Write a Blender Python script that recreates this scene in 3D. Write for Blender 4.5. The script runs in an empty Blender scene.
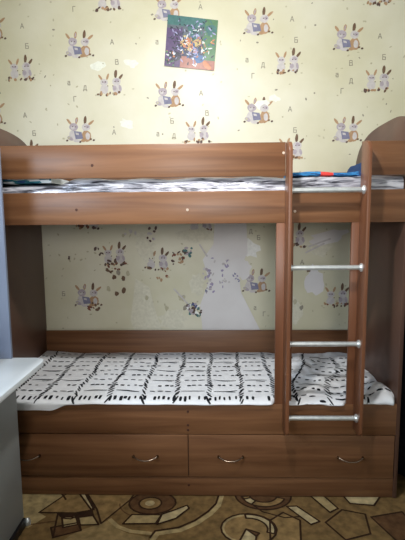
import bpy, bmesh, math, random
from mathutils import Vector, noise
PI = math.pi
scene = bpy.context.scene
COL = scene.collection
random.seed(4)

# ---------------------------------------------------------------- materials
def s2l(c):
    return tuple((v / 255 / 12.92) if v / 255 <= .04045 else ((v / 255 + .055) / 1.055) ** 2.4 for v in c) + (1,)

def base(name, rough=.5, spec=.5, metal=0.0):
    m = bpy.data.materials.new(name); m.use_nodes = True
    nt = m.node_tree; b = nt.nodes['Principled BSDF']
    b.inputs['Roughness'].default_value = rough
    b.inputs['Specular IOR Level'].default_value = spec
    b.inputs['Metallic'].default_value = metal
    return m, nt, b

def noisy(name, c1, c2, scale=(8, 8, 8), detail=4, rough=.5, spec=.5, metal=0., bump=0., bscale=None, lo=.3, hi=.7, dist=0.):
    m, nt, b = base(name, rough, spec, metal)
    tc = nt.nodes.new('ShaderNodeTexCoord'); mp = nt.nodes.new('ShaderNodeMapping')
    mp.inputs['Scale'].default_value = scale
    nz = nt.nodes.new('ShaderNodeTexNoise'); nz.inputs['Scale'].default_value = 1; nz.inputs['Detail'].default_value = detail
    nz.inputs['Distortion'].default_value = dist
    cr = nt.nodes.new('ShaderNodeValToRGB')
    cr.color_ramp.elements[0].position = lo; cr.color_ramp.elements[1].position = hi
    cr.color_ramp.elements[0].color = s2l(c1); cr.color_ramp.elements[1].color = s2l(c2)
    L = nt.links.new
    L(tc.outputs['Object'], mp.inputs['Vector']); L(mp.outputs[0], nz.inputs['Vector'])
    L(nz.outputs['Fac'], cr.inputs['Fac']); L(cr.outputs['Color'], b.inputs['Base Color'])
    if bump:
        n2 = nt.nodes.new('ShaderNodeTexNoise'); n2.inputs['Scale'].default_value = 1; n2.inputs['Detail'].default_value = 5
        mp2 = nt.nodes.new('ShaderNodeMapping'); mp2.inputs['Scale'].default_value = bscale or scale
        L(tc.outputs['Object'], mp2.inputs['Vector']); L(mp2.outputs[0], n2.inputs['Vector'])
        bp = nt.nodes.new('ShaderNodeBump'); bp.inputs['Strength'].default_value = bump; bp.inputs['Distance'].default_value = .01
        L(n2.outputs['Fac'], bp.inputs['Height']); L(bp.outputs[0], b.inputs['Normal'])
    return m

def flat(name, c, rough=.6, spec=.3, metal=0.):
    return noisy(name, tuple(max(0, v - 7) for v in c), tuple(min(255, v + 7) for v in c), (60, 60, 60), 3, rough, spec, metal)

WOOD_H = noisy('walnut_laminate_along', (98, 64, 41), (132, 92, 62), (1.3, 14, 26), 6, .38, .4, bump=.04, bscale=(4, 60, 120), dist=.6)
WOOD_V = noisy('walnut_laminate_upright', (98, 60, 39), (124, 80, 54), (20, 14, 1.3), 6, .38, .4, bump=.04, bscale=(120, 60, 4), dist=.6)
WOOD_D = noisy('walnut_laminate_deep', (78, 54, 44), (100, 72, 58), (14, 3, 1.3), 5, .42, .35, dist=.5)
METAL = noisy('satin_steel', (206, 210, 210), (230, 234, 234), (30, 30, 30), 2, .34, .5, .7)
BRONZE = noisy('aged_steel', (128, 112, 100), (150, 134, 120), (30, 30, 30), 2, .25, .5, 1.0)
CAP = flat('pale_cap', (196, 178, 160))
CAPD = flat('dark_cap', (70, 42, 32))
WHITE_TOP = noisy('white_gloss_laminate', (226, 234, 240), (236, 243, 248), (5, 5, 5), 2, .22, .5)
GREY_LAM = noisy('grey_white_laminate', (150, 156, 158), (162, 168, 170), (3, 3, 3), 2, .5, .35)
BLUE_LAM = noisy('pale_blue_laminate', (104, 112, 132), (124, 134, 154), (6, 6, 2), 3, .35, .5)
BLACK = flat('black_plastic', (22, 24, 30), .4)
FILMM = None

def wall_mat():
    m, nt, b = base('cream_wallpaper', .42, .45)
    L = nt.links.new
    tc = nt.nodes.new('ShaderNodeTexCoord')
    n1 = nt.nodes.new('ShaderNodeTexNoise'); n1.inputs['Scale'].default_value = 2.2; n1.inputs['Detail'].default_value = 5
    cr = nt.nodes.new('ShaderNodeValToRGB')
    cr.color_ramp.elements[0].position = .35; cr.color_ramp.elements[1].position = .68
    cr.color_ramp.elements[0].color = s2l((197, 192, 164)); cr.color_ramp.elements[1].color = s2l((211, 207, 187))
    n2 = nt.nodes.new('ShaderNodeTexNoise'); n2.inputs['Scale'].default_value = 60; n2.inputs['Detail'].default_value = 3
    bp = nt.nodes.new('ShaderNodeBump'); bp.inputs['Strength'].default_value = .12; bp.inputs['Distance'].default_value = .004
    L(tc.outputs['Object'], n1.inputs['Vector']); L(n1.outputs['Fac'], cr.inputs['Fac']); L(cr.outputs[0], b.inputs['Base Color'])
    L(tc.outputs['Object'], n2.inputs['Vector']); L(n2.outputs['Fac'], bp.inputs['Height']); L(bp.outputs[0], b.inputs['Normal'])
    return m
WALL = wall_mat()
PLAIN = noisy('plain_wallpaper', (196, 194, 182), (206, 204, 192), (2, 2, 2), 3, .7, .2)
CEIL = noisy('ceiling_paint', (226, 226, 222), (236, 236, 232), (2, 2, 2), 3, .8, .2)
FLOORM = noisy('brown_floorboard', (70, 48, 34), (92, 66, 46), (2, 14, 2), 4, .6, .2)

# ---------------------------------------------------------------- mesh helpers
def finish(name, bm, mats, parent=None, smooth=False, angle=35):
    me = bpy.data.meshes.new(name); bmesh.ops.recalc_face_normals(bm, faces=bm.faces) if smooth != 'keep' else None
    bm.to_mesh(me); bm.free()
    if not isinstance(mats, (list, tuple)): mats = [mats]
    for m in mats: me.materials.append(m)
    if smooth:
        me.polygons.foreach_set('use_smooth', [True] * len(me.polygons))
        if smooth != 'keep':
            me.set_sharp_from_angle(angle=math.radians(angle))
    o = bpy.data.objects.new(name, me); COL.objects.link(o)
    if parent: o.parent = parent
    return o

def add_box(bm, x0, x1, y0, y1, z0, z1, bev=0.0, seg=2):
    t = bmesh.new()
    bmesh.ops.create_cube(t, size=1)
    for v in t.verts:
        v.co = Vector(((x0 + x1) / 2 + v.co.x * (x1 - x0), (y0 + y1) / 2 + v.co.y * (y1 - y0), (z0 + z1) / 2 + v.co.z * (z1 - z0)))
    if bev: bmesh.ops.bevel(t, geom=list(t.edges), offset=bev, segments=seg, profile=.5, affect='EDGES')
    merge(bm, t)

def merge(bm, t):
    me = bpy.data.meshes.new('tmp'); t.to_mesh(me); t.free(); bm.from_mesh(me); bpy.data.meshes.remove(me)

def add_prism(bm, pts, axis, a, b, bev=0.0):
    """extrude a closed outline. axis 'x': pts are (y,z); 'y': (x,z); 'z': (x,y)"""
    t = bmesh.new()
    def P(p, k):
        return {'x': (k, p[0], p[1]), 'y': (p[0], k, p[1]), 'z': (p[0], p[1], k)}[axis]
    va = [t.verts.new(P(p, a)) for p in pts]; vb = [t.verts.new(P(p, b)) for p in pts]
    t.faces.new(va); t.faces.new(vb[::-1])
    n = len(pts)
    for i in range(n): t.faces.new((va[i], vb[i], vb[(i + 1) % n], va[(i + 1) % n]))
    bmesh.ops.recalc_face_normals(t, faces=t.faces)
    if bev:
        ed = [e for e in t.edges if len(e.link_faces) == 2 and e.calc_face_angle(0) > .9]
        bmesh.ops.bevel(t, geom=ed, offset=bev, segments=2, profile=.5, affect='EDGES')
    merge(bm, t)

def add_tube(bm, pts, r, seg=12, cap=True):
    pts = [Vector(p) for p in pts]; rings = []
    rs = r if isinstance(r, (list, tuple)) else [r] * len(pts)
    up = Vector((0, 0, 1))
    for i, p in enumerate(pts):
        d = (pts[min(i + 1, len(pts) - 1)] - pts[max(i - 1, 0)]).normalized()
        u = up if abs(d.dot(up)) < .95 else Vector((0, 1, 0))
        s = d.cross(u).normalized(); w = s.cross(d).normalized()
        rings.append([bm.verts.new(p + (s * math.cos(2 * PI * k / seg) + w * math.sin(2 * PI * k / seg)) * rs[i]) for k in range(seg)])
    for a, b in zip(rings, rings[1:]):
        for k in range(seg): bm.faces.new((a[k], a[(k + 1) % seg], b[(k + 1) % seg], b[k]))
    if cap: bm.faces.new(rings[0]); bm.faces.new(rings[-1][::-1])

def empty(name, loc):
    o = bpy.data.objects.new(name, None); o.empty_display_size = .1; o.location = loc; COL.objects.link(o); return o
def tag(o, label=None, cat=None, group=None, kind=None):
    if label: o['label'] = label
    if cat: o['category'] = cat
    if group: o['group'] = group
    if kind: o['kind'] = kind
    return o
def struct(name, bm, m): return tag(finish(name, bm, m), kind='structure')

# ---------------------------------------------------------------- room
WY = .78            # the wall behind the bed
RX0, RX1, RY0, CZ = -1.75, 1.42, -3.2, 2.82
bm = bmesh.new(); add_box(bm, RX0 - .1, RX1 + .1, RY0 - .1, WY + .1, -.12, -.010); struct('floor', bm, FLOORM)
bm = bmesh.new(); add_box(bm, RX0 - .1, RX1 + .1, RY0 - .1, WY + .1, CZ, CZ + .1); struct('ceiling', bm, CEIL)
bm = bmesh.new(); add_box(bm, RX0 - .1, RX0, RY0, WY, -.01, CZ); struct('wall_left', bm, PLAIN)
bm = bmesh.new(); add_box(bm, RX1, RX1 + .1, RY0, WY, -.01, CZ); struct('wall_right', bm, PLAIN)
bm = bmesh.new(); add_box(bm, RX0 - .1, RX1 + .1, RY0 - .1, RY0, -.01, CZ); struct('wall_front', bm, PLAIN)

# wallpaper: the printed pattern is part of the wall's own mesh
PRINT = dict(
    
    lav=flat('print_lavender', (164, 154, 160)), lav2=flat('print_pale_lavender', (188, 182, 180)), book=flat('print_slate', (118, 118, 140)),
    tan=flat('print_tan', (166, 134, 102)), ear=flat('print_brown', (104, 80, 62)), dark=flat('print_umber', (88, 68, 62)),
    letter=flat('print_letter', (140, 134, 120)), leaf=flat('print_leaf', (178, 172, 146)), red=flat('print_rust', (120, 72, 56)),
    torn=noisy('bare_paper', (208, 204, 202), (218, 215, 213), (5, 5, 5), 3, .7, .2), torn2=flat('bare_paper_cream', (204, 200, 180)), teal=flat('sticker_teal', (74, 112, 112)), blue=flat('sticker_blue', (74, 84, 128)),
    lilac=flat('sticker_lilac', (150, 140, 168)), white=flat('print_white', (222, 222, 216)), shine=flat('painted_sheen', (218, 219, 206), .35))  # shine: wall highlights painted in as a paler colour
PK = list(PRINT); PI_ = {k: i + 1 for i, k in enumerate(PK)}
wb = bmesh.new(); add_box(wb, RX0 - .1, RX1 + .1, WY, WY + .1, -.01, CZ)
layer = {}
NDEC = [0]
def decal(pts, mat, lv=1):
    NDEC[0] += 1; d = .00035 * lv + .00001 * (NDEC[0] % 31)
    vs = [wb.verts.new((x, WY - d, z)) for x, z in pts]
    f = wb.faces.new(vs); f.material_index = PI_[mat]
    f.normal_update()
    if f.normal.y > 0: f.normal_flip()
def ell(cx, cz, rx, rz, a, mat, lv=1, n=12, wob=0.):
    a = math.radians(a); P = []
    for k in range(n):
        t = 2 * PI * k / n; q = 1 + random.uniform(-wob, wob)
        x, z = rx * math.cos(t) * q, rz * math.sin(t) * q
        P.append((cx + x * math.cos(a) - z * math.sin(a), cz + x * math.sin(a) + z * math.cos(a)))
    decal(P, mat, lv)
U = .0064   # one unit of the drawing
def bunnies_reading(cx, cz, fade=False):
    e = lambda x, z, rx, rz, a, m, lv=1, w=.08: ell(cx + x * U, cz + z * U, rx * U, rz * U, a, m, lv, 12, w)
    B, K = ('lav2', 'lav') if fade else ('lav', 'book')
    e(-10.5, 10, 1.2, 3.6, 38, 'tan'); e(-3, 11, 1.4, 3.3, -12, 'tan'); e(-3, 11, .6, 2, -12, 'lav', 3)
    e(5.5, 11, 1.5, 4.3, -6, 'ear'); e(11, 8.5, 1.2, 4, -52, 'tan')
    e(-6, 5, 4.4, 3.8, 0, B, 2); e(-7, 4, 1.8, 1.5, 0, 'lav2', 3); e(6, 4.5, 4.2, 3.7, 0, 'lav2', 2); e(7.5, 5, 2.0, 1.6, 10, 'lav', 3)
    e(-6.5, -3, 4.6, 5.2, 0, 'lav2', 1); e(6.3, -3.8, 4.8, 5.6, 0, 'tan', 1); e(7.5, -4, 2.2, 3.6, 0, 'lav2', 2)
    decal([(cx + x * U, cz + z * U) for x, z in ((-6, 1), (1.5, 0), (3, -6.5), (-4.5, -7))], K, 4)
    decal([(cx + x * U, cz + z * U) for x, z in ((-4.5, -.5), (-1.5, -1), (-1, -3), (-4, -2.6))], 'lav2', 5)
    e(-10, -6, 3.2, 1.8, -30, 'lav', 3); e(3.6, -8, 3, 1.6, 10, 'tan', 3); e(-3, -8.6, 3.6, 1.4, 0, 'lav2', 3)
    for x, z, m in ((-13, -8, 'dark'), (-11, -5.5, 'leaf'), (13.5, -8, 'dark'), (0, -9.5, 'dark'), (10.5, -7, 'ear'), (-7, 5.2, 'dark'), (5, 5, 'dark'), (8, 4.6, 'dark'), (-4, 5, 'dark')):
        e(x, z, 1.2 if abs(z) > 5.3 else .5, .9 if abs(z) > 5.3 else .5, 20, m, 5)
def bunnies_flowers(cx, cz, dark=False):
    e = lambda x, z, rx, rz, a, m, lv=1, w=.08: ell(cx + x * U, cz + z * U, rx * U, rz * U, a, m, lv, 12, w)
    e(-9, 9, 1.1, 3.4, 35, 'tan'); e(-2, 9.5, 1.1, 3.2, -20, 'tan'); e(6, 12, 1.5, 4.0, -5, 'ear'); e(10.5, 9, 1.2, 3.8, -40, 'ear')
    e(-5.5, 4.5, 3.8, 3.2, 0, 'lav2', 2); e(-5, 4.6, 1.8, 1.1, 0, 'lav', 3); e(6.5, 5, 4.2, 3.6, 0, 'lav2', 2); e(7, 6, 2.2, 1.7, 0, 'lav', 3)
    e(-5.5, -2, 4.2, 4.2, 0, 'lav2'); e(7, -2, 4.6, 4.6, 0, 'lav2'); e(4.5, -1, 2, 2.4, 0, 'lav', 3); e(10, -1, 1.3, 3, 10, 'lav', 3)
    for k in range(13):
        a = random.uniform(-12, 13); e(a, random.uniform(-8, -4.5), random.uniform(.9, 2), random.uniform(.7, 1.5), random.uniform(0, 90), random.choice(['dark', 'tan', 'ear', 'red' if dark else 'tan', 'dark']), 4)
    for x, z in ((-7, 4.8), (-4, 4.8), (5.2, 5), (8.4, 5), (3, 1), (-2, 1)): e(x, z, .55, .55, 0, 'dark', 5)
    for x in (-14, 14): e(x, -7.5, 1, .7, 0, 'leaf', 2)
GL = {'А': [[(-1, -1.4), (0, 1.4), (1, -1.4)], [(-.6, -.5), (.6, -.5)]], 'Б': [[(.8, 1.4), (-.8, 1.4), (-.8, -1.4), (.8, -1.4), (.9, 0), (-.8, .1)]],
      'В': [[(-.8, -1.4), (-.8, 1.4), (.6, 1.3), (.7, .2), (-.8, .1)], [(.7, .1), (.9, -1.3), (-.8, -1.4)]], 'Г': [[(.8, 1.4), (-.7, 1.4), (-.7, -1.4)]],
      'Д': [[(-1, -1.8), (-1, -1.1), (1, -1.1), (1, -1.8)], [(-.7, -1.1), (-.4, 1.3), (.6, 1.3), (.6, -1.1)]], 'а': [[(-.7, .9), (.5, .9), (.6, -1.2), (-.6, -1.1), (-.7, 0), (.5, .1)]]}
def letter(ch, x, z, s=.0105, m='letter'):
    w = .0022
    for st in GL[ch]:
        for k, ((a, b), (c, d)) in enumerate(zip(st, st[1:])):
            p = Vector((x + a * s, z + b * s)); q = Vector((x + c * s, z + d * s)); t = (q - p).normalized(); nrm = Vector((-t.y, t.x)) * w
            p -= t * w * .5; q += t * w * .5
            decal([tuple(p + nrm), tuple(q + nrm), tuple(q - nrm), tuple(p - nrm)], m, 2 + k % 3)
# upper wall, where it is lit
for x, z in ((-.732, 2.442), (-.177, 2.646), (-.181, 2.137), (.369, 2.554), (.372, 2.032), (.913, 2.452), (.923, 1.91), (-.747, 1.933), (-1.275, 2.552), (-1.309, 2.045), (-.19, 1.62), (.37, 1.52), (-.73, 1.43)):
    bunnies_reading(x, z)
for x, z in ((-.543, 2.70), (-.548, 2.202), (-1.109, 2.302), (-.009, 1.911), (.547, 2.313), (1.097, 2.199), (1.09, 2.70), (.575, 1.80), (-1.1, 1.79), (-.55, 1.68), (1.1, 1.7), (0, 2.42)):
    bunnies_flowers(x, z)
for ch, L_ in {'А': [(-1.08, 2.572), (-.526, 2.468), (.019, 2.157), (.574, 2.579), (1.104, 2.471), (-1.092, 2.042), (-.531, 1.93), (.569, 2.053), (.02, 2.66)],
               'Б': [(-1.056, 2.454), (.6, 2.458), (-.164, 1.992), (1.133, 2.349), (.602, 1.926), (-1.04, 1.93)], 'В': [(.935, 2.318), (.055, 2.037), (-.5, 2.35)],
               'а': [(-.804, 2.231), (-.248, 2.462), (.303, 2.347), (.853, 2.25), (-.254, 1.914)], 'Д': [(-.704, 2.199), (.401, 2.316), (.939, 2.213), (-.153, 1.901)],
               'Г': [(-.77, 2.134), (-.753, 2.663), (.34, 2.253), (.886, 2.155)]}.items():
    for x, z in L_: letter(ch, x, z)
for k in range(330):
    x = random.uniform(-1.6, 1.4); z = random.uniform(.66, 2.78)
    ell(x, z, random.uniform(.005, .010), random.uniform(.003, .006), random.uniform(0, 180), 'leaf' if random.random() < .75 or z < 1.4 else 'letter', 1, 7)
# lamp sheen on the wallpaper, painted as paler spots
def scrap(x, z, rx, rz, m, lv=1, n=16, w=.3): ell(x, z, rx, rz, random.uniform(-20, 20), m, lv, n, w)
for x, z, a, b in ((-.62, 2.33, .05, .025), (-.41, 2.34, .045, .022), (.40, 2.08, .05, .025), (.47, 2.12, .035, .02), (-.45, 1.98, .04, .03)): scrap(x, z, a, b, 'shine', 1)
# lower wall: torn and scribbled by the children
bunnies_reading(-.739, .875); bunnies_reading(.365, .965); bunnies_flowers(.884, .86, True)
bunnies_flowers(-.72, 1.375, True); bunnies_flowers(.004, 1.345, True); bunnies_flowers(.60, 1.25, True); bunnies_flowers(-.56, 1.14, True); bunnies_flowers(-.28, 1.10, True)
decal([(.10, 1.40), (.30, 1.40), (.31, 1.16), (.25, 1.05), (.27, .9), (.42, .60), (.02, .60), (.0, .82), (.06, .98), (.02, 1.12), (.09, 1.22)], 'torn', 6)
decal([(-.42, 1.0), (-.33, .94), (-.30, .8), (-.24, .62), (-.42, .60), (-.46, .72)], 'torn2', 6)
for x, z, a, b, m in ((.33, 1.19, .05, .06, 'white'), (.28, 1.06, .05, .07, 'torn'), (-.02, .95, .05, .07, 'torn2'), (-.18, .72, .09, .07, 'torn2'), (.78, 1.2, .09, .06, 'torn2'), (.74, .98, .06, .09, 'torn'), (-.02, 1.28, .12, .05, 'torn2'), (-.35, 1.2, .06, .09, 'torn2'), (.6, .78, .06, .1, 'torn2'), (.82, 1.26, .12, .04, 'torn')):
    scrap(x, z, a, b, m, 5)
def cluster(x, z, r, n, mats, s=.012, lv=8, sq=1.):
    for k in range(n):
        a = random.uniform(0, 2 * PI); q = r * math.sqrt(random.random())
        ell(x + q * math.cos(a) * sq, z + q * math.sin(a), s * random.uniform(.4, 1.2), s * random.uniform(.3, .8), random.uniform(0, 180), random.choice(mats), lv, 8, .2)
cluster(-.072, 1.175, .032, 14, ['teal', 'teal', 'dark', 'lav'], .014)
cluster(-.047, .80, .04, 24, ['teal', 'dark', 'white', 'blue', 'lav'], .016)
cluster(-.016, .775, .03, 12, ['dark', 'dark', 'teal'], .012)
cluster(-.11, .87, .03, 6, ['lav', 'leaf'], .016)
cluster(.054, 1.03, .05, 14, ['lilac', 'lav', 'lav2'], .013, sq=.8)
cluster(.066, .93, .04, 12, ['blue', 'lilac', 'lav'], .010)
cluster(.16, .98, .04, 9, ['lilac', 'lav2'], .010)
cluster(.235, 1.0, .03, 10, ['blue', 'lilac'], .008)
cluster(.13, 1.1, .06, 10, ['lav2', 'lilac'], .012)
cluster(-.56, 1.075, .05, 16, ['dark', 'red', 'ear'], .013)
cluster(-.69, .81, .05, 9, ['dark', 'red', 'ear'], .013)
cluster(-.15, 1.13, .05, 14, ['ear', 'red', 'dark', 'tan'], .014)
cluster(-.46, 1.30, .05, 8, ['lav2', 'leaf'], .012)
cluster(-.30, 1.28, .05, 10, ['lav', 'lav2', 'dark'], .012)
cluster(-.245, 1.02, .05, 12, ['dark', 'tan', 'red', 'leaf'], .012)
cluster(-.66, 1.17, .04, 6, ['leaf', 'dark'], .012)
cluster(-.80, 1.12, .06, 7, ['leaf', 'dark'], .010)
for x, z in ((-.56, 1.01), (-.53, 1.04), (-.50, 1.0), (-.47, 1.03), (-.60, .93), (-.545, .90), (-.50, .92), (-.35, .87), (-.10, .80), (-.22, .80), (.62, .84), (.66, .80), (.70, 1.05)):
    scrap(x, z, .013, .018, random.choice(['ear', 'leaf', 'letter']), 8, 9)
for ch, x, z in (('Б', .38, 1.26), ('Д', .33, 1.30), ('а', .36, .80), ('Г', .42, .76), ('В', -.50, 1.0), ('а', -.30, .72), ('Г', .31, .7), ('А', .66, 1.1), ('Б', -.9, .9), ('Д', .58, .72)): letter(ch, x, z, .010)
for x0, z0, x1, z1 in ((-.17, .93, -.08, .83), (.0, 1.22, .05, 1.14), (.70, 1.20, .84, 1.25), (.68, 1.16, .8, 1.22)):
    d = Vector((z1 - z0, x0 - x1)).normalized() * .005
    decal([(x0 - d.x, z0 - d.y), (x1 - d.x, z1 - d.y), (x1 + d.x, z1 + d.y), (x0 + d.x, z0 + d.y)], 'lav2', 9)
me = bpy.data.meshes.new('wall_back'); wb.to_mesh(me); wb.free()
me.materials.append(WALL)
for k in PK: me.materials.append(PRINT[k])
o = bpy.data.objects.new('wall_back', me); COL.objects.link(o); tag(o, kind='structure')

# ---------------------------------------------------------------- carpet with its printed pattern
CM = dict(tan=(116, 92, 58), brown=(90, 64, 42), cream=(158, 138, 98), dark=(54, 37, 25), mid=(134, 108, 70), pale=(174, 156, 118), cream2=(140, 118, 80))
CK = list(CM)
cb = bmesh.new(); add_box(cb, RX0, RX1, RY0, WY, -.0095, -.004)
for f in cb.faces: f.material_index = 1
def cdec(pts, mat, lv=1):
    NDEC[0] += 1; d = -.004 + .0003 * lv + .00001 * (NDEC[0] % 29)
    vs = [cb.verts.new((x, y, d)) for x, y in pts]
    f = cb.faces.new(vs); f.material_index = CK.index(mat); f.normal_update()
    if f.normal.z < 0: f.normal_flip()
def cline(pts, w=.005, mat='dark', lv=5):
    for (a, b), (c, d) in zip(pts, pts[1:]):
        p, q = Vector((a, b)), Vector((c, d)); t = (q - p).normalized(); n = Vector((-t.y, t.x)) * w; p -= t * w * .5; q += t * w * .5
        cdec([tuple(p + n), tuple(q + n), tuple(q - n), tuple(p - n)], mat, lv)
def arc(cx, cy, rx, ry, a0, a1, n=20): return [(cx + rx * math.cos(math.radians(a0 + (a1 - a0) * k / n)), cy + ry * math.sin(math.radians(a0 + (a1 - a0) * k / n))) for k in range(n + 1)]
def shape(pts, mat, lv=1, out=True):
    cdec(pts, mat, lv)
    if out: cline(list(pts) + [pts[0]], .0046, 'dark', lv + 3)
def band(cx, cy, r0, r1, q, a0, a1, mat, lv, out=True):
    shape(arc(cx, cy, r1, r1 * q, a0, a1) + arc(cx, cy, r0, r0 * q, a1, a0), mat, lv, out)
def motif(dx, dy):
    T = lambda l: [(x + dx, y + dy) for x, y in l]
    shape(T([(-.95, .10), (-.76, .10), (-.70, .03), (-.652, -.032), (-.748, -.131), (-.704, -.159), (-.757, -.235), (-.95, -.20)]), 'cream', 1, False)
    cline(T([(-.76, .10), (-.70, .03), (-.652, -.032)]), .005)
    cline(T([(-.87, -.29), (-.757, -.215), (-.65, -.19)]), .004, 'brown')
    shape(T([(-.748, -.131), (-.62, .09), (-.59, .05), (-.49, -.106), (-.574, -.132)]), 'mid', 2)
    shape(T([(-.654, -.137), (-.575, -.135), (-.5, -.110), (-.483, -.149), (-.55, -.164), (-.633, -.158)]), 'dark', 3)
    shape(T([(-.626, -.165), (-.566, -.150), (-.535, -.211), (-.598, -.232)]), 'cream', 3)
    shape(T([(-.55, -.16), (-.483, -.149), (-.44, -.21), (-.525, -.215)]), 'cream', 3)
    shape(T([(-.653, -.233), (-.535, -.198), (-.51, -.25), (-.62, -.296)]), 'brown', 3)
    cline(T([(-.655, -.137), (-.62, -.30)]), .0045, 'dark', 7); cline(T([(-.575, -.132), (-.51, -.25)]), .0045, 'dark', 7)
    cline(T([(-.62, -.17), (-.58, -.175), (-.55, -.145), (-.50, -.13)]), .004, 'dark', 7)
    shape(T([(-.64, .07), (-.600, .06), (-.489, -.091), (-.505, -.106)]), 'pale', 4)
    shape(T([(-.60, .08), (-.30, .09), (-.33, -.03), (-.431, -.203), (-.476, -.105)]), 'mid', 1)
    cdec(T([(-.435, -.205), (-.40, -.178), (-.38, -.19), (-.346, -.235), (-.30, -.262), (-.20, -.285), (-.19, -.36), (-.60, -.36), (-.55, -.28), (-.50, -.24)]), 'cream2', 1)
    cx, cy = dx - .215, dy - .05
    shape(arc(cx, cy, .115, .085, 0, 350), 'brown', 2)
    shape(arc(cx - .01, cy - .005, .055, .045, 0, 350), 'mid', 4); shape(arc(cx - .012, cy - .005, .024, .02, 0, 350), 'pale', 6, False)
    cline(arc(cx, cy, .16, .115, 185, 330), .003, 'brown', 3)
    shape(T([(-.172, -.206), (-.158, -.137), (-.10, -.105), (-.043, -.069), (-.032, -.091), (-.089, -.164)]), 'pale', 7)
    shape(T([(-.30, -.14), (-.16, -.14), (-.18, -.20), (-.33, -.205)]), 'cream', 5)
    cline(T([(-.396, -.175), (-.349, -.222), (-.286, -.25), (-.194, -.262)]), .010, 'cream', 2)
    big = T([(.12, .09), (.113, .019), (.098, -.052), (.06, -.112), (.0, -.176), (-.074, -.225), (-.175, -.248), (-.192, -.289)])
    cline([(x + .012, y - .014) for x, y in big], .012, 'cream', 1); cline(big, .005, 'dark', 8)
    cx, cy = dx + .245, dy - .225
    shape(arc(cx, cy, .125, .10, 0, 355), 'mid', 2); band(cx, cy, .085, .118, .8, -20, 95, 'pale', 4)
    cline(arc(cx, cy, .118, .092, 100, 260), .008, 'cream', 3)
    shape([(cx - .05, cy - .09), (cx - .012, cy - .005), (cx + .03, cy - .05), (cx + .02, cy - .1)], 'pale', 6)
    shape([(cx - .012, cy - .005), (cx + .045, cy - .03), (cx + .03, cy - .05)], 'brown', 6)
    cx, cy = dx + .335, dy + .02
    shape(arc(cx, cy, .14, .115, 180, 360), 'brown', 2); band(cx, cy, .07, .11, .85, 190, 340, 'mid', 4); band(cx, cy, .07, .11, .85, 205, 235, 'pale', 6)
    cline(T([(.18, .03), (.219, .013), (.319, -.11), (.419, -.15), (.491, -.141)]), .004)
    shape(T([(.440, -.070), (.489, -.066), (.575, -.174), (.53, -.195)]), 'pale', 4)
    shape(T([(.558, .04), (.627, .04), (.684, -.081), (.638, -.11)]), 'cream', 4)
    shape(T([(.729, .04), (.94, .04), (.864, -.056), (.752, -.042)]), 'pale', 4)
    shape(T([(.347, -.171), (.416, -.114), (.486, -.168), (.46, -.33), (.331, -.32)]), 'mid', 3)
    shape(T([(.60, -.18), (.70, -.09), (.80, -.12), (.78, -.25), (.66, -.29)]), 'tan', 3)
    shape(T([(.82, -.14), (.98, -.10), (1.0, -.25), (.88, -.30)]), 'brown', 3)
motif(0, 0); motif(.0, -.62); motif(.35, -1.25); motif(-.2, -1.9)
me = bpy.data.meshes.new('carpet'); cb.to_mesh(me); cb.free()
for k in CK:
    c = CM[k]; me.materials.append(noisy('carpet_' + k, tuple(int(v * .84) for v in c), tuple(min(255, int(v * 1.16)) for v in c), (26, 26, 26), 6, .95, .1, bump=.5, bscale=(400, 400, 400)))
o = bpy.data.objects.new('carpet', me); COL.objects.link(o)
tag(o, 'brown and cream carpet with abstract rings and angular shapes covering the floor', 'carpet')
# box faces get the tan material
for p in me.polygons[:6]: p.material_index = 0

# ---------------------------------------------------------------- bunk bed
X0, X1 = -1.022, .976      # inner faces of the end panels
bed = empty('bunk_bed', (0, 0.38, 0))
tag(bed, 'walnut brown wooden bunk bed with drawers, curved ends and a short ladder', 'bunk bed')
def bp_(name, bm, m, parent=bed, smooth=True):
    o = finish(name, bm, m, parent, smooth)
    if parent is bed: o.location = (0, -.38, 0)
    return o
# end panels with an arched top
def end_panel(xa, xb):
    top = []
    for k in range(33):
        t = k / 32; y = t * .776
        u = abs((t - .36) / (.42 if t < .36 else .64)); top.append((y, 1.60 + .265 * (1 - u ** (3 if t > .36 else 4)) ** (1 / 2.6) if u < 1 else 1.60))
    pts = [(0, 0)] + top + [(.776, 0)]
    bm = bmesh.new(); add_prism(bm, pts, 'x', xa, xb, .002); return bm
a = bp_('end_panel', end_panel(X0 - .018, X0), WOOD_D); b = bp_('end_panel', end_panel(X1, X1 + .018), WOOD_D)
# long and short guard boards
def rounded(x0, x1, z0, z1, r, left=False, right=True):
    P = [(x0, z0), (x1, z0)]
    P += [(x1 - r + r * math.cos(PI / 2 * k / 8), z1 - r + r * math.sin(PI / 2 * k / 8)) for k in range(9)] if right else [(x1, z1)]
    P += [(x0 + r - r * math.cos(PI / 2 * k / 8), z1 - r + r * math.sin(PI / 2 * k / 8)) for k in range(8, -1, -1)] if left else [(x0, z1)]
    return P
bm = bmesh.new(); add_prism(bm, rounded(X0, .4238, 1.577, 1.728, .05, False, False), 'y', 0, .016, .0015); g1 = bp_('guard_rail', bm, WOOD_H)
bm = bmesh.new(); add_prism(bm, rounded(.775, X1, 1.577, 1.728, .012, True, False), 'y', 0, .016, .0015); g2 = bp_('guard_rail', bm, WOOD_H)
bm = bmesh.new(); add_box(bm, X0, X1, 0, .016, 1.363, 1.512, .0015); bp_('side_board', bm, WOOD_H)
bm = bmesh.new(); add_box(bm, X0, X1, 0, .016, .329, .484, .0015); bp_('side_board', bm, WOOD_H)
for x0, x1 in ((.386, .466), (.733, .813)):
    bm = bmesh.new(); add_box(bm, x0, x1, .001, .017, .4842, 1.3628, .001); bp_('post', bm, WOOD_V)
bm = bmesh.new(); add_box(bm, X0, X1, .006, .020, .0, .100, .001); bp_('plinth', bm, WOOD_H)
bm = bmesh.new(); add_box(bm, X0, X1, .760, .776, .30, .655, .0015); bp_('back_board', bm, WOOD_H)
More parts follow.
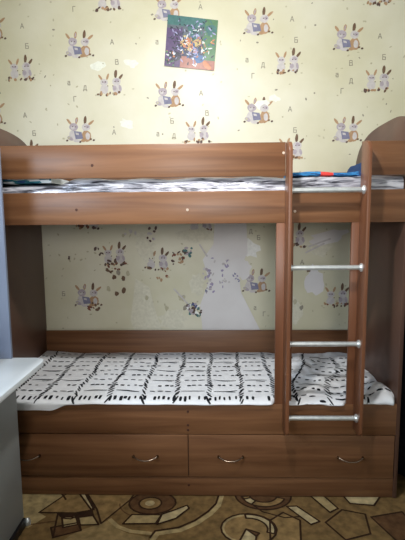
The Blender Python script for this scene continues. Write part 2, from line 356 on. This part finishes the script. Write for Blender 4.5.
bm = bmesh.new(); add_box(bm, X0, X1, .760, .776, 1.352, 1.662, .0015); bp_('back_board', bm, WOOD_H)
bm = bmesh.new(); add_box(bm, X0 + .001, X1 - .001, .018, .758, 1.372, 1.388, .001); bp_('bed_base', bm, WOOD_H)
bm = bmesh.new(); add_box(bm, X0 + .001, X1 - .001, .018, .758, .332, .348, .001); bp_('bed_base', bm, WOOD_H)
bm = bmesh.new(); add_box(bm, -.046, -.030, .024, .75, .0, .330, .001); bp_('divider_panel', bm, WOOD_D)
# drawers
def handle(cx, parent):
    bm = bmesh.new(); P = []
    for k in range(17):
        t = k / 16 * 2 - 1; P.append((cx + t * .060, -.004 - .027 * (1 - abs(t) ** 2.4), .2 + .010 * t * t + .003))
    add_tube(bm, P, [.0030 if 0 < k < 16 else .005 for k in range(17)], 10)
    for s in (-1, 1): add_tube(bm, [(cx + s * .060, .0, .213), (cx + s * .060, -.010, .213)], .0065, 10)
    h = finish('handle', bm, BRONZE, parent, True); h['label'] = 'silver bow handle'; return h
for x0, x1, hs in ((X0 + .003, -.0400, (-.845, -.252)), (-.0360, X1 - .004, (.172, .760))):
    bm = bmesh.new(); add_box(bm, x0, x1, .000, .016, .104, .3245, .0018)
    add_box(bm, x0 + .03, x0 + .042, .016, .62, .12, .30); add_box(bm, x1 - .042, x1 - .03, .016, .62, .12, .30)
    add_box(bm, x0 + .042, x1 - .042, .608, .62, .12, .30); add_box(bm, x0 + .042, x1 - .042, .016, .608, .12, .126)
    if x0 < -.5: # keep the drawer box clear of the divider
        pass
    d = bp_('drawer', bm, WOOD_H)
    for h in hs: handle(h, d)
# ladder
def upright(x0, x1):
    P = [(0, .366), (-.075, .366)] + [(-.075 - .025 * math.sin(PI / 2 * k / 6), .391 - .025 * math.cos(PI / 2 * k / 6)) for k in range(1, 7)]
    P += [(-.045 - .055 * math.cos(PI / 2 * k / 8), 1.667 + .055 * math.sin(PI / 2 * k / 8)) for k in range(9)] + [(0, 1.726)]
    bm = bmesh.new(); add_prism(bm, P, 'x', x0, x1, .0015); return bm
bp_('ladder_upright', upright(.4240, .4400), WOOD_V); bp_('ladder_upright', upright(.7660, .7810), WOOD_V)
for z in (1.508, 1.160, .803, .442):
    bm = bmesh.new(); add_tube(bm, [(.4400, -.058, z), (.7660, -.058, z)], .0115, 20)
    for xa, xb in ((.4402, .446), (.7605, .7658)):
        add_tube(bm, [(xa, -.058, z), (xb, -.058, z)], .020, 20)
    add_tube(bm, [(.754, -.058, z), (.7607, -.058, z)], [.0125, .017], 20)
    r = bp_('rung', bm, METAL); r['label'] = 'silver tubular rung'
# screw caps
def cap(x, y, z, m, ax='y'):
    bm = bmesh.new(); d = Vector((0, -.002, 0)) if ax == 'y' else Vector((-.002, 0, 0))
    add_tube(bm, [Vector((x, y, z)), Vector((x, y, z)) + d], [.0065, .005], 12); o = bp_('screw_cap', bm, m)
    o['label'] = 'pale round screw cap' if m is CAP else 'dark round screw cap'
for x, z, m in ((.415, 1.680, CAP), (-.547, 1.432, CAPD), (-.465, 1.635, CAPD), (-.027, 1.427, CAP), (.470, 1.416, CAP), (-.038, .445, CAPD), (-.038, .375, CAPD), (-.038, .350, CAPD)):
    cap(x, 0, z, m)
cap(-.038, .006, .055, CAPD)
cap(X1, .56, 1.09, CAP, 'x')

# ---------------------------------------------------------------- lower mattress and its printed cover
bm = bmesh.new(); add_box(bm, X0 + .006, X1 - .006, .024, .752, .349, .498, .02, 3)
o = finish('mattress', bm, flat('mattress_ticking', (170, 168, 164), .8), None, True)
tag(o, 'thin mattress on the lower bunk, hidden under the black and white cover', 'mattress')
COVER = noisy('cream_white_cotton', (226, 228, 232), (238, 240, 243), (14, 14, 14), 4, .85, .2, bump=.25, bscale=(30, 30, 30))
INK = flat('black_brush_print', (26, 28, 34), .85, .2)
SX0, SX1 = X0 + .003, X1 - .003
def sm(a, b, x):
    t = max(0, min(1, (x - a) / (b - a))); return t * t * (3 - 2 * t)
def surf(x, v):
    """v runs from the wall edge (0) over the top and down the front"""
    TL = .715
    edge = sm(SX0, SX0 + .03, x) * (1 - sm(SX1 - .02, SX1, x))
    rum = sm(.40, .62, x)
    n = .007 * noise.noise(Vector((x * 3.1, v * 4.2, 1.3))) + .0035 * noise.noise(Vector((x * 11, v * 9, 4)))
    n += rum * (.018 * noise.noise(Vector((x * 7.5 + v * 3, v * 9, 7))) + .010 * noise.noise(Vector((x * 20, v * 16, 2))))
    n += .016 * (1 - sm(-1.02, -.80, x)) * (1 - sm(0, .5, v))                       # lifted towards the left end
    n += .050 * math.exp(-((x - .925) / .045) ** 2 - ((v - .66) / .10) ** 2)          # bunched fold at the right end
    n += .018 * math.exp(-((x - .62 + (v - .6) * .8) / .09) ** 2 - ((v - .62) / .05) ** 2)
    gapx = max(math.exp(-((x - .41) / .03) ** 4), math.exp(-((x - .756) / .032) ** 4))
    out = (1 - gapx) * edge
    zt = .5065 + max(n, -.006) * (1 - .4 * sm(TL - .05, TL, v)) + .001
    yb = .752; r = .022
    droop = .030 * (1 - sm(-.72, -.62, x)) * sm(-.99, -.9, x)
    if v <= TL - 0: return Vector((x, yb - v, zt))
    y0 = yb - TL; s = v - TL; q = r * PI / 2
    reach = -.030 * out                                                           # how far the edge rolls over the board
    if s <= q:
        a = s / r; return Vector((x, y0 - (r * .6 - reach * 1.35) * math.sin(a), zt - r * (1 - math.cos(a)) * .8))
    k = (s - q) / .03; k = min(k, 1)
    return Vector((x, y0 - (r * .6 - reach * 1.35) + .003 * k * k, zt - r * .8 - k * (.004 + droop)))
VM = .715 + .022 * PI / 2 + .03
bm = bmesh.new(); NX, NV = 300, 96; G = []
for i in range(NX + 1):
    x = SX0 + (SX1 - SX0) * i / NX; G.append([bm.verts.new(surf(x, VM * j / NV)) for j in range(NV + 1)])
for i in range(NX):
    for j in range(NV):
        bm.faces.new((G[i][j], G[i][j + 1], G[i + 1][j + 1], G[i + 1][j]))
def snorm(x, v):
    e = .004; a = surf(x + e, v) - surf(x - e, v); b = surf(x, min(v + e, VM)) - surf(x, v - e); n = b.cross(a).normalized()
    n = -n if n.z < 0 or (n.z < .2 and n.y > 0) else n
    return n.normalized()
def brush(x, v, dx, dv, w, taper=.3, bend=0.):
    """one brush stroke that follows the cloth"""
    NDEC[0] += 1; dep = .00002 * (NDEC[0] % 41); w *= 1.12; n = max(2, int(math.hypot(dx, dv) / .012) + 1); d = Vector((dx, dv)).normalized(); p = Vector((-d.y, d.x)); A, B = [], []
    for k in range(n + 1):
        t = k / n; ww = w * (taper + (1 - taper) * math.sin(PI * (.12 + .76 * t))); off = bend * math.sin(PI * t)
        c = Vector((x + dx * (t - .5), v + dv * (t - .5))) + p * off
        for L_, s in ((A, 1), (B, -1)):
            q = c + p * ww * s; q.x = min(max(q.x, SX0 + .002), SX1 - .002); q.y = min(max(q.y, .004), VM - .002)
            L_.append(bm.verts.new(surf(q.x, q.y) + snorm(q.x, q.y) * (.0018 + dep)))
    for k in range(n):
        f = bm.faces.new((A[k], A[k + 1], B[k + 1], B[k])); f.material_index = 1
ru = random.uniform
def warp(x, v):   # the cloth is pulled askew at the right
    r = sm(.44, .6, x); return x + r * (.03 * math.sin(v * 9) - (v - .4) * .25), v + r * (.05 * math.sin(x * 11) + (x - .5) * .18)
rows_bold = (.118, .270, .422, .574, .722)
rows_thin = (.040, .196, .346, .498, .650)
xs = [-.94 + .1675 * k for k in range(12)]
for rv in rows_bold:
    x = SX0 + .02
    while x < SX1 - .02:
        if random.random() < .84:
            a, b = warp(x, rv + ru(-.004, .004))
            if rv > .7: brush(a, b, ru(-.004, .004), ru(.010, .022), ru(.004, .008), .6)
            else: brush(a, b, ru(.012, .022), ru(-.004, .004), ru(.005, .009), .6)
        x += ru(.024, .040) * (.8 if rv > .7 else 1)
for rv in rows_thin:
    for k, x in enumerate(xs):
        if random.random() < .5:
            a, b = warp(x + .085, rv); brush(a, b, .12, ru(-.012, .012), ru(.003, .0055), .2, ru(-.012, .012))
            if random.random() < .6: a, b = warp(x + .11, rv + .012); brush(a, b, .05, .004, .003, .3)
        else:
            for q in range(3):
                a, b = warp(x + .045 + q * .04, rv + ru(-.006, .006)); brush(a, b, ru(.022, .036), ru(-.006, .006), ru(.004, .006), .35)
for k, x in enumerate(xs):
    v = .015; st = (k % 2)
    while v < VM - .03:
        a, b = warp(x + ru(-.004, .004) + .006 * math.sin(v * 14 + k), v)
        s = 1 if st else -1
        heavy = .0046 if (v // .1 + k) % 2 else .0034
        brush(a, b, ru(.018, .027), s * ru(.030, .044) * -1, heavy, .4, ru(-.003, .003))
        v += ru(.024, .034)
for k in range(34):
    x = ru(.46, .95); v = ru(.1, .7); brush(x, v, ru(-.03, .03), ru(-.022, .022) + .004, ru(.004, .007), .4)
o = finish('bed_cover', bm, [COVER, INK], None, 'keep')
tag(o, 'white cover with black brushstroke grid spread over the lower bunk mattress', 'bed cover')

# ---------------------------------------------------------------- upper mattress and blankets
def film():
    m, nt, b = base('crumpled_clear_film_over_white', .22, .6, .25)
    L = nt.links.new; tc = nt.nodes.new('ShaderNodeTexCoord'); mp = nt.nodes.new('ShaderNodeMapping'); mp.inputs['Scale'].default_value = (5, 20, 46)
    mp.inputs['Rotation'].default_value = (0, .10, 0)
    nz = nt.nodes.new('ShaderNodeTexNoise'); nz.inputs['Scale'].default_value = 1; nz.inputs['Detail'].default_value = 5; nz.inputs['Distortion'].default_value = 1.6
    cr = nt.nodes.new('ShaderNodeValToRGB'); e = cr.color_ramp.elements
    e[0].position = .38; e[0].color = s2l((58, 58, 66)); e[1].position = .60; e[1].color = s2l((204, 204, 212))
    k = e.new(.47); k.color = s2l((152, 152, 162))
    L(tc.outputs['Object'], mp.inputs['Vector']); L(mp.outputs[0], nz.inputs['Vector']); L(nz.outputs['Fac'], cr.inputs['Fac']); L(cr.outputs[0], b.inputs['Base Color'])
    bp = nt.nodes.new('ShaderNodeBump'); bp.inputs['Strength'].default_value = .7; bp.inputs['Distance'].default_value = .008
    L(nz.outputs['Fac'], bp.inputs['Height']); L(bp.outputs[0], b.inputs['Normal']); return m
def lumpy(name, x0, x1, y0, y1, z0, zf, mats, matf, nx=160, amp=.004, ny=22, fz=8):
    """a soft slab: closed cross-section swept along x with folds"""
    bm = bmesh.new(); rings = []
    for i in range(nx + 1):
        x = x0 + (x1 - x0) * i / nx; zt = zf(x); r = min((zt - z0) * .45, .03); ring = []
        sec = [(y0 + r * (1 - math.sin(a)), zt - r * (1 - math.cos(a))) for a in [PI / 2 * k / fz for k in range(fz + 1)]][::-1]
        sec = [(y0, z0), (y0, z0 + (zt - r - z0) * .33), (y0, z0 + (zt - r - z0) * .66)] + sec + [(y0 + (y1 - y0) * k / ny, zt) for k in range(1, ny)] + [(y1, zt - .01), (y1, z0)]
        for k, (y, z) in enumerate(sec):
            n = noise.noise(Vector((x * 9, y * 14, z * 60))) * amp + noise.noise(Vector((x * 30, y * 30, z * 120))) * amp * .5
            if k > 0 and k < len(sec) - 2: y += min(n, amp * .5) if y > y0 + .03 else max(n, -amp * .5) ; z += n * (1 if k > 3 else 0)
            ring.append(bm.verts.new((x, y, z)))
        rings.append(ring)
    m = len(rings[0])
    for i in range(nx):
        for k in range(m):
            f = bm.faces.new((rings[i][k], rings[i][(k + 1) % m], rings[i + 1][(k + 1) % m], rings[i + 1][k])); f.material_index = matf((x0 + (x1 - x0) * (i + .5) / nx), k)
    bm.faces.new(rings[0]); bm.faces.new(rings[-1][::-1])
    return finish(name, bm, mats, None, True, 80)
o = lumpy('mattress', X0 + .006, X1 - .006, .022, .752, 1.390, lambda x: 1.550 + .026 * sm(-.66, -.54, x) + .003 * math.sin(x * 9) + .003 * math.sin(x * 23 + 1), [film()], lambda x, k: 0)
tag(o, 'white mattress wrapped in crumpled shiny film on the upper bunk', 'mattress')
TEAL = flat('teal_cloth', (42, 104, 118), .8, .2); CLW = flat('white_cloth', (206, 212, 214), .8, .2); BLUE = flat('blue_cloth', (54, 124, 178), .8, .2); NAVY = flat('navy_cloth', (38, 66, 112), .8, .2); RED = flat('red_cloth', (206, 66, 62), .8, .2)
def bf(x, k):
    s = math.sin(x * 34 + k * .55) + .5 * math.sin(x * 71 - k * .3)
    return 0 if s > .45 else (1 if s > -.9 else 2)
o = lumpy('blanket', -1.000, -.67, .028, .50, 1.560, lambda x: 1.584 + .006 * math.sin(x * 17), [CLW, TEAL, NAVY], bf, 70, .003)
tag(o, 'folded teal and white patterned blanket at the left end of the upper bunk', 'blanket')
def bf2(x, k):
    if .60 < x < .66: return 2
    return 0 if math.sin(x * 60 + k) > -.6 else 1
o = lumpy('blanket', .455, .775, .060, .26, 1.583, lambda x: 1.599 + .003 * math.sin(x * 25), [BLUE, NAVY, RED], bf2, 60, .003)
tag(o, 'folded bright blue blanket with a red stripe behind the top of the ladder', 'blanket')
o = lumpy('cushion', .835, .965, .29, .60, 1.583, lambda x: 1.600 + .08 * sm(.84, .90, x), [NAVY], lambda x, k: 0, 40, .004)
tag(o, 'dark blue cushion leaning on the right end panel of the upper bunk', 'cushion')

# ---------------------------------------------------------------- poster
PC = dict(pbase=(86, 96, 104), purple=(84, 66, 104), green=(78, 118, 84), teal=(62, 106, 104), navy=(56, 60, 84), orange=(184, 118, 82), yellow=(190, 168, 108), blue=(48, 92, 140), rose=(156, 104, 92), white=(206, 210, 214), dark=(38, 40, 56), lilac=(150, 150, 188))
PKK = list(PC); pm = bmesh.new()
c00, c10, c11, c01 = Vector((-.206, 2.320)), Vector((.100, 2.286)), Vector((.127, 2.578)), Vector((-.178, 2.618))
def puv(u, v): return c00.lerp(c10, u).lerp(c01.lerp(c11, u), v)
def curl(u, v): return .006 * max(0, 1 - (u + v) / .5) ** 2 + .003 * max(0, 1 - (1 - u + v) / .4) ** 2
NU = 16; PG = [[None] * (NU + 1) for _ in range(NU + 1)]; PGb = [[None] * (NU + 1) for _ in range(NU + 1)]
for i in range(NU + 1):
    for j in range(NU + 1):
        p = puv(i / NU, j / NU); y = WY - .0065 - curl(i / NU, j / NU)
        PG[i][j] = pm.verts.new((p.x, y, p.y)); PGb[i][j] = pm.verts.new((p.x, y + .0008, p.y))
for i in range(NU):
    for j in range(NU):
        u, v = (i + .5) / NU, (j + .5) / NU
        f = pm.faces.new((PG[i][j], PG[i + 1][j], PG[i + 1][j + 1], PG[i][j + 1]))
        f.material_index = PKK.index('purple' if u < .3 and v < .75 else 'green' if u > .78 and v > .2 else 'teal' if v > .8 else 'rose' if v < .16 and u > .3 else 'navy' if v < .5 else 'pbase')
        g = pm.faces.new((PGb[i][j], PGb[i][j + 1], PGb[i + 1][j + 1], PGb[i + 1][j])); g.material_index = PKK.index('white')
def pblob(u, v, ru_, rv_, m, lv):
    P = []; NDEC[0] += 1
    a0 = ru(0, PI)
    for k in range(9):
        t = 2 * PI * k / 9; q = ru(.7, 1.2); du, dv = ru_ * q * math.cos(t), rv_ * q * math.sin(t)
        uu = min(max(u + du * math.cos(a0) - dv * math.sin(a0), .01), .99); vv = min(max(v + du * math.sin(a0) + dv * math.cos(a0), .01), .99)
        p = puv(uu, vv); P.append(pm.verts.new((p.x, WY - .0065 - curl(uu, vv) - .00025 * lv - .0003 - NDEC[0] % 23 * .00001, p.y)))
    f = pm.faces.new(P); f.material_index = PKK.index(m)
for u, v, a, b, m, lv in ((.14, .6, .12, .2, 'purple', 1), (.9, .45, .1, .3, 'green', 1), (.86, .8, .12, .12, 'teal', 1), (.68, .2, .10, .12, 'blue', 3), (.45, .14, .16, .08, 'rose', 2), (.85, .08, .14, .05, 'orange', 2), (.2, .2, .14, .12, 'dark', 1), (.5, .8, .3, .1, 'teal', 1), (.4, .5, .12, .1, 'orange', 3), (.62, .5, .09, .1, 'yellow', 3), (.55, .35, .1, .1, 'lilac', 3)): pblob(u, v, a, b, m, lv)
for k in range(330):
    u, v = random.gauss(.46, .23), random.gauss(.5, .23)
    if not (.05 < u < .95 and .05 < v < .95): continue
    if u < .3: m = random.choice(['purple', 'dark', 'navy', 'lilac', 'dark'])
    elif v < .3: m = random.choice(['white', 'rose', 'lilac', 'blue', 'dark'])
    elif v < .62: m = random.choice(['orange', 'yellow', 'white', 'dark', 'blue', 'rose'])
    else: m = random.choice(['lilac', 'white', 'navy', 'teal', 'dark', 'lilac'])
    pblob(u, v, ru(.012, .05), ru(.008, .018), m, 4 + k % 6)
for k in range(24): pblob(ru(.02, .2), ru(.02, .3), ru(.01, .03), ru(.01, .02), random.choice(['white', 'green', 'orange', 'dark']), 4 + k % 6)
me_ = finish('poster', pm, [flat('poster_' + k, PC[k], .35, .4) for k in PKK], None, False)
tag(me_, 'small tilted square poster in busy rainbow colours high on the wallpaper', 'poster')

# ---------------------------------------------------------------- desk
desk = empty('desk', (-1.0, -.6, 0)); tag(desk, 'white topped computer desk with grey sides in front of the bunk bed', 'desk')
def dp(name, bm, m, parent=desk):
    o = finish(name, bm, m, parent, True)
    if parent is desk: o.location = (1.0, .6, 0)
    return o
P = [(-1.60, -.125), (-1.60, -1.30), (-.672, -1.30)] + [(-.672 - .055 + .055 * math.cos(PI / 2 * k / 10), -.125 - .055 + .055 * math.sin(PI / 2 * k / 10)) for k in range(11)]
bm = bmesh.new(); add_prism(bm, P, 'z', .736, .760, .0025); dp('desk_top', bm, WHITE_TOP)['label'] = 'glossy white top with rounded corner'
bm = bmesh.new(); add_box(bm, -.798, -.780, -1.25, -.222, .040, .7358, .0015); dp('side_panel', bm, GREY_LAM)
bm = bmesh.new(); add_box(bm, -1.58, -1.562, -1.25, -.222, .040, .7358, .0015); dp('side_panel', bm, GREY_LAM)
bm = bmesh.new(); add_box(bm, -1.561, -.799, -.250, -.234, .25, .7358, .0015); dp('back_panel', bm, GREY_LAM)
bm = bmesh.new(); add_box(bm, -.799, -.770, -1.25, -.226, .0, .0398, .001); dp('base_rail', bm, BLACK)['label'] = 'black rail along the bottom of the side'
bm = bmesh.new(); add_box(bm, -1.582, -1.56, -1.25, -.226, .0, .0398, .001); dp('base_rail', bm, BLACK)['label'] = 'black rail along the bottom of the side'
bm = bmesh.new(); add_tube(bm, [(-.768, -.215, 0), (-.768, -.215, .012), (-.768, -.215, .024), (-.768, -.215, .03)], [.014, .016, .012, .004], 16); dp('glide', bm, METAL)['label'] = 'shiny metal glide'
bm = bmesh.new(); add_box(bm, -1.55, -.828, -.146, -.130, .7602, 1.70, .0015); dp('hutch_panel', bm, BLUE_LAM)['label'] = 'tall pale blue-grey upright panel'
bm = bmesh.new(); add_box(bm, -1.02, -.864, -.26, -.20, .7602, .80, .006); add_box(bm, -1.0, -.89, -.25, -.21, .79, .83, .004)
o = finish('speaker', bm, BLACK, None, True); tag(o, 'small black box at the back of the white desk top by the pale panel', 'box')

# ---------------------------------------------------------------- clothes hanging past the right end of the bed
def garment(name, x, y, w, zt, zb, m, label):
    bm = bmesh.new(); R = []
    for j in range(25):
        z = zt + (zb - zt) * j / 24; sp = w * (.35 + .65 * sm(0, .22, j / 24)); ring = []
        for k in range(28):
            a = 2 * PI * k / 28; q = 1 + .16 * math.sin(a * 5 + j * .12) + .08 * math.sin(a * 9 + 1)
            ring.append(bm.verts.new((x + .055 * q * math.cos(a), y + sp * q * math.sin(a), z + .006 * math.sin(a * 3))))
        R.append(ring)
    for p, q in zip(R, R[1:]):
        for k in range(28): bm.faces.new((p[k], p[(k + 1) % 28], q[(k + 1) % 28], q[k]))
    bm.faces.new(R[0]); bm.faces.new(R[-1][::-1])
    add_tube(bm, [(x, y, zt - .01), (x, y, zt + .06), (x, y + .02, zt + .09), (x, y + .04, zt + .07)], .003, 8)
    o = finish(name, bm, m, None, True, 70); tag(o, label, 'clothing'); return o
garment('hanging_coat', 1.115, .33, .28, 1.42, .03, flat('charcoal_wool', (34, 32, 38), .95, .1), 'dark coat hanging in the gap right of the bunk bed')
garment('hanging_shirt', 1.072, -.05, .07, .99, .74, flat('pale_blue_cotton', (70, 104, 134), .9, .1), 'blue cloth hanging low beside the right end of the bunk bed')
bm = bmesh.new(); add_tube(bm, [(1.40, .68, 1.47), (1.09, .30, 1.49), (1.09, -.32, 1.49)], .010, 12)

bm.free()

# ---------------------------------------------------------------- light
def light(name, kind, loc, energy, color=(1, 1, 1), size=.1, rot=(0, 0, 0), sy=None):
    l = bpy.data.lights.new(name, kind); l.energy = energy; l.color = color
    if kind == 'AREA':
        l.size = size
        if sy: l.shape = 'RECTANGLE'; l.size_y = sy
    else: l.shadow_soft_size = size
    o = bpy.data.objects.new(name, l); o.location = loc; o.rotation_euler = rot; COL.objects.link(o); return o
def aim(o, t): o.rotation_euler = (Vector(t) - o.location).to_track_quat('-Z', 'Y').to_euler()
L1 = light('ceiling_lamp', 'SPOT', (0, -.92, 2.60), 120, (1, .985, .955), .055); L1.data.spot_size = math.radians(158); L1.data.spot_blend = 1; aim(L1, (0, .78, 1.75))
L2 = light('fill_spot', 'SPOT', (.15, -3.0, 1.65), 155, (1, .965, .95), .35); L2.data.spot_size = math.radians(50); L2.data.spot_blend = 1; aim(L2, (0, .78, 1.15))  # added fill with no visible source, lifts the wall under the upper bunk
light('window_light', 'AREA', (-1.70, -1.9, 1.7), 72, (.70, .84, 1), 1.0, (0, math.radians(-70), 0), 1.2)
w = bpy.data.worlds.new('world'); scene.world = w; w.use_nodes = True
w.node_tree.nodes['Background'].inputs[0].default_value = (.5, .55, .65, 1); w.node_tree.nodes['Background'].inputs[1].default_value = .05

# ---------------------------------------------------------------- camera
f_, pitch, roll, yaw = 442, .119, -.009, -.0287
cd = bpy.data.cameras.new('camera'); cd.sensor_fit = 'VERTICAL'; cd.sensor_height = 24; cd.lens = f_ / 540 * 24; cd.clip_start = .02
cam = bpy.data.objects.new('camera', cd); COL.objects.link(cam)
fw = Vector((math.sin(yaw) * math.cos(pitch), math.cos(yaw) * math.cos(pitch), -math.sin(pitch)))
r = Vector((math.cos(yaw), -math.sin(yaw), 0)); u = r.cross(fw)
r2 = r * math.cos(roll) + u * math.sin(roll); u2 = u * math.cos(roll) - r * math.sin(roll)
from mathutils import Matrix
M = Matrix((r2, u2, -fw)).transposed().to_4x4(); M.translation = Vector((.10, -2.07, 1.393)); cam.matrix_world = M
scene.camera = cam
vs = scene.view_settings
vs.view_transform = 'Standard'; vs.look = 'None'; vs.gamma = 1; vs.use_curve_mapping = False; vs.exposure = 0.0
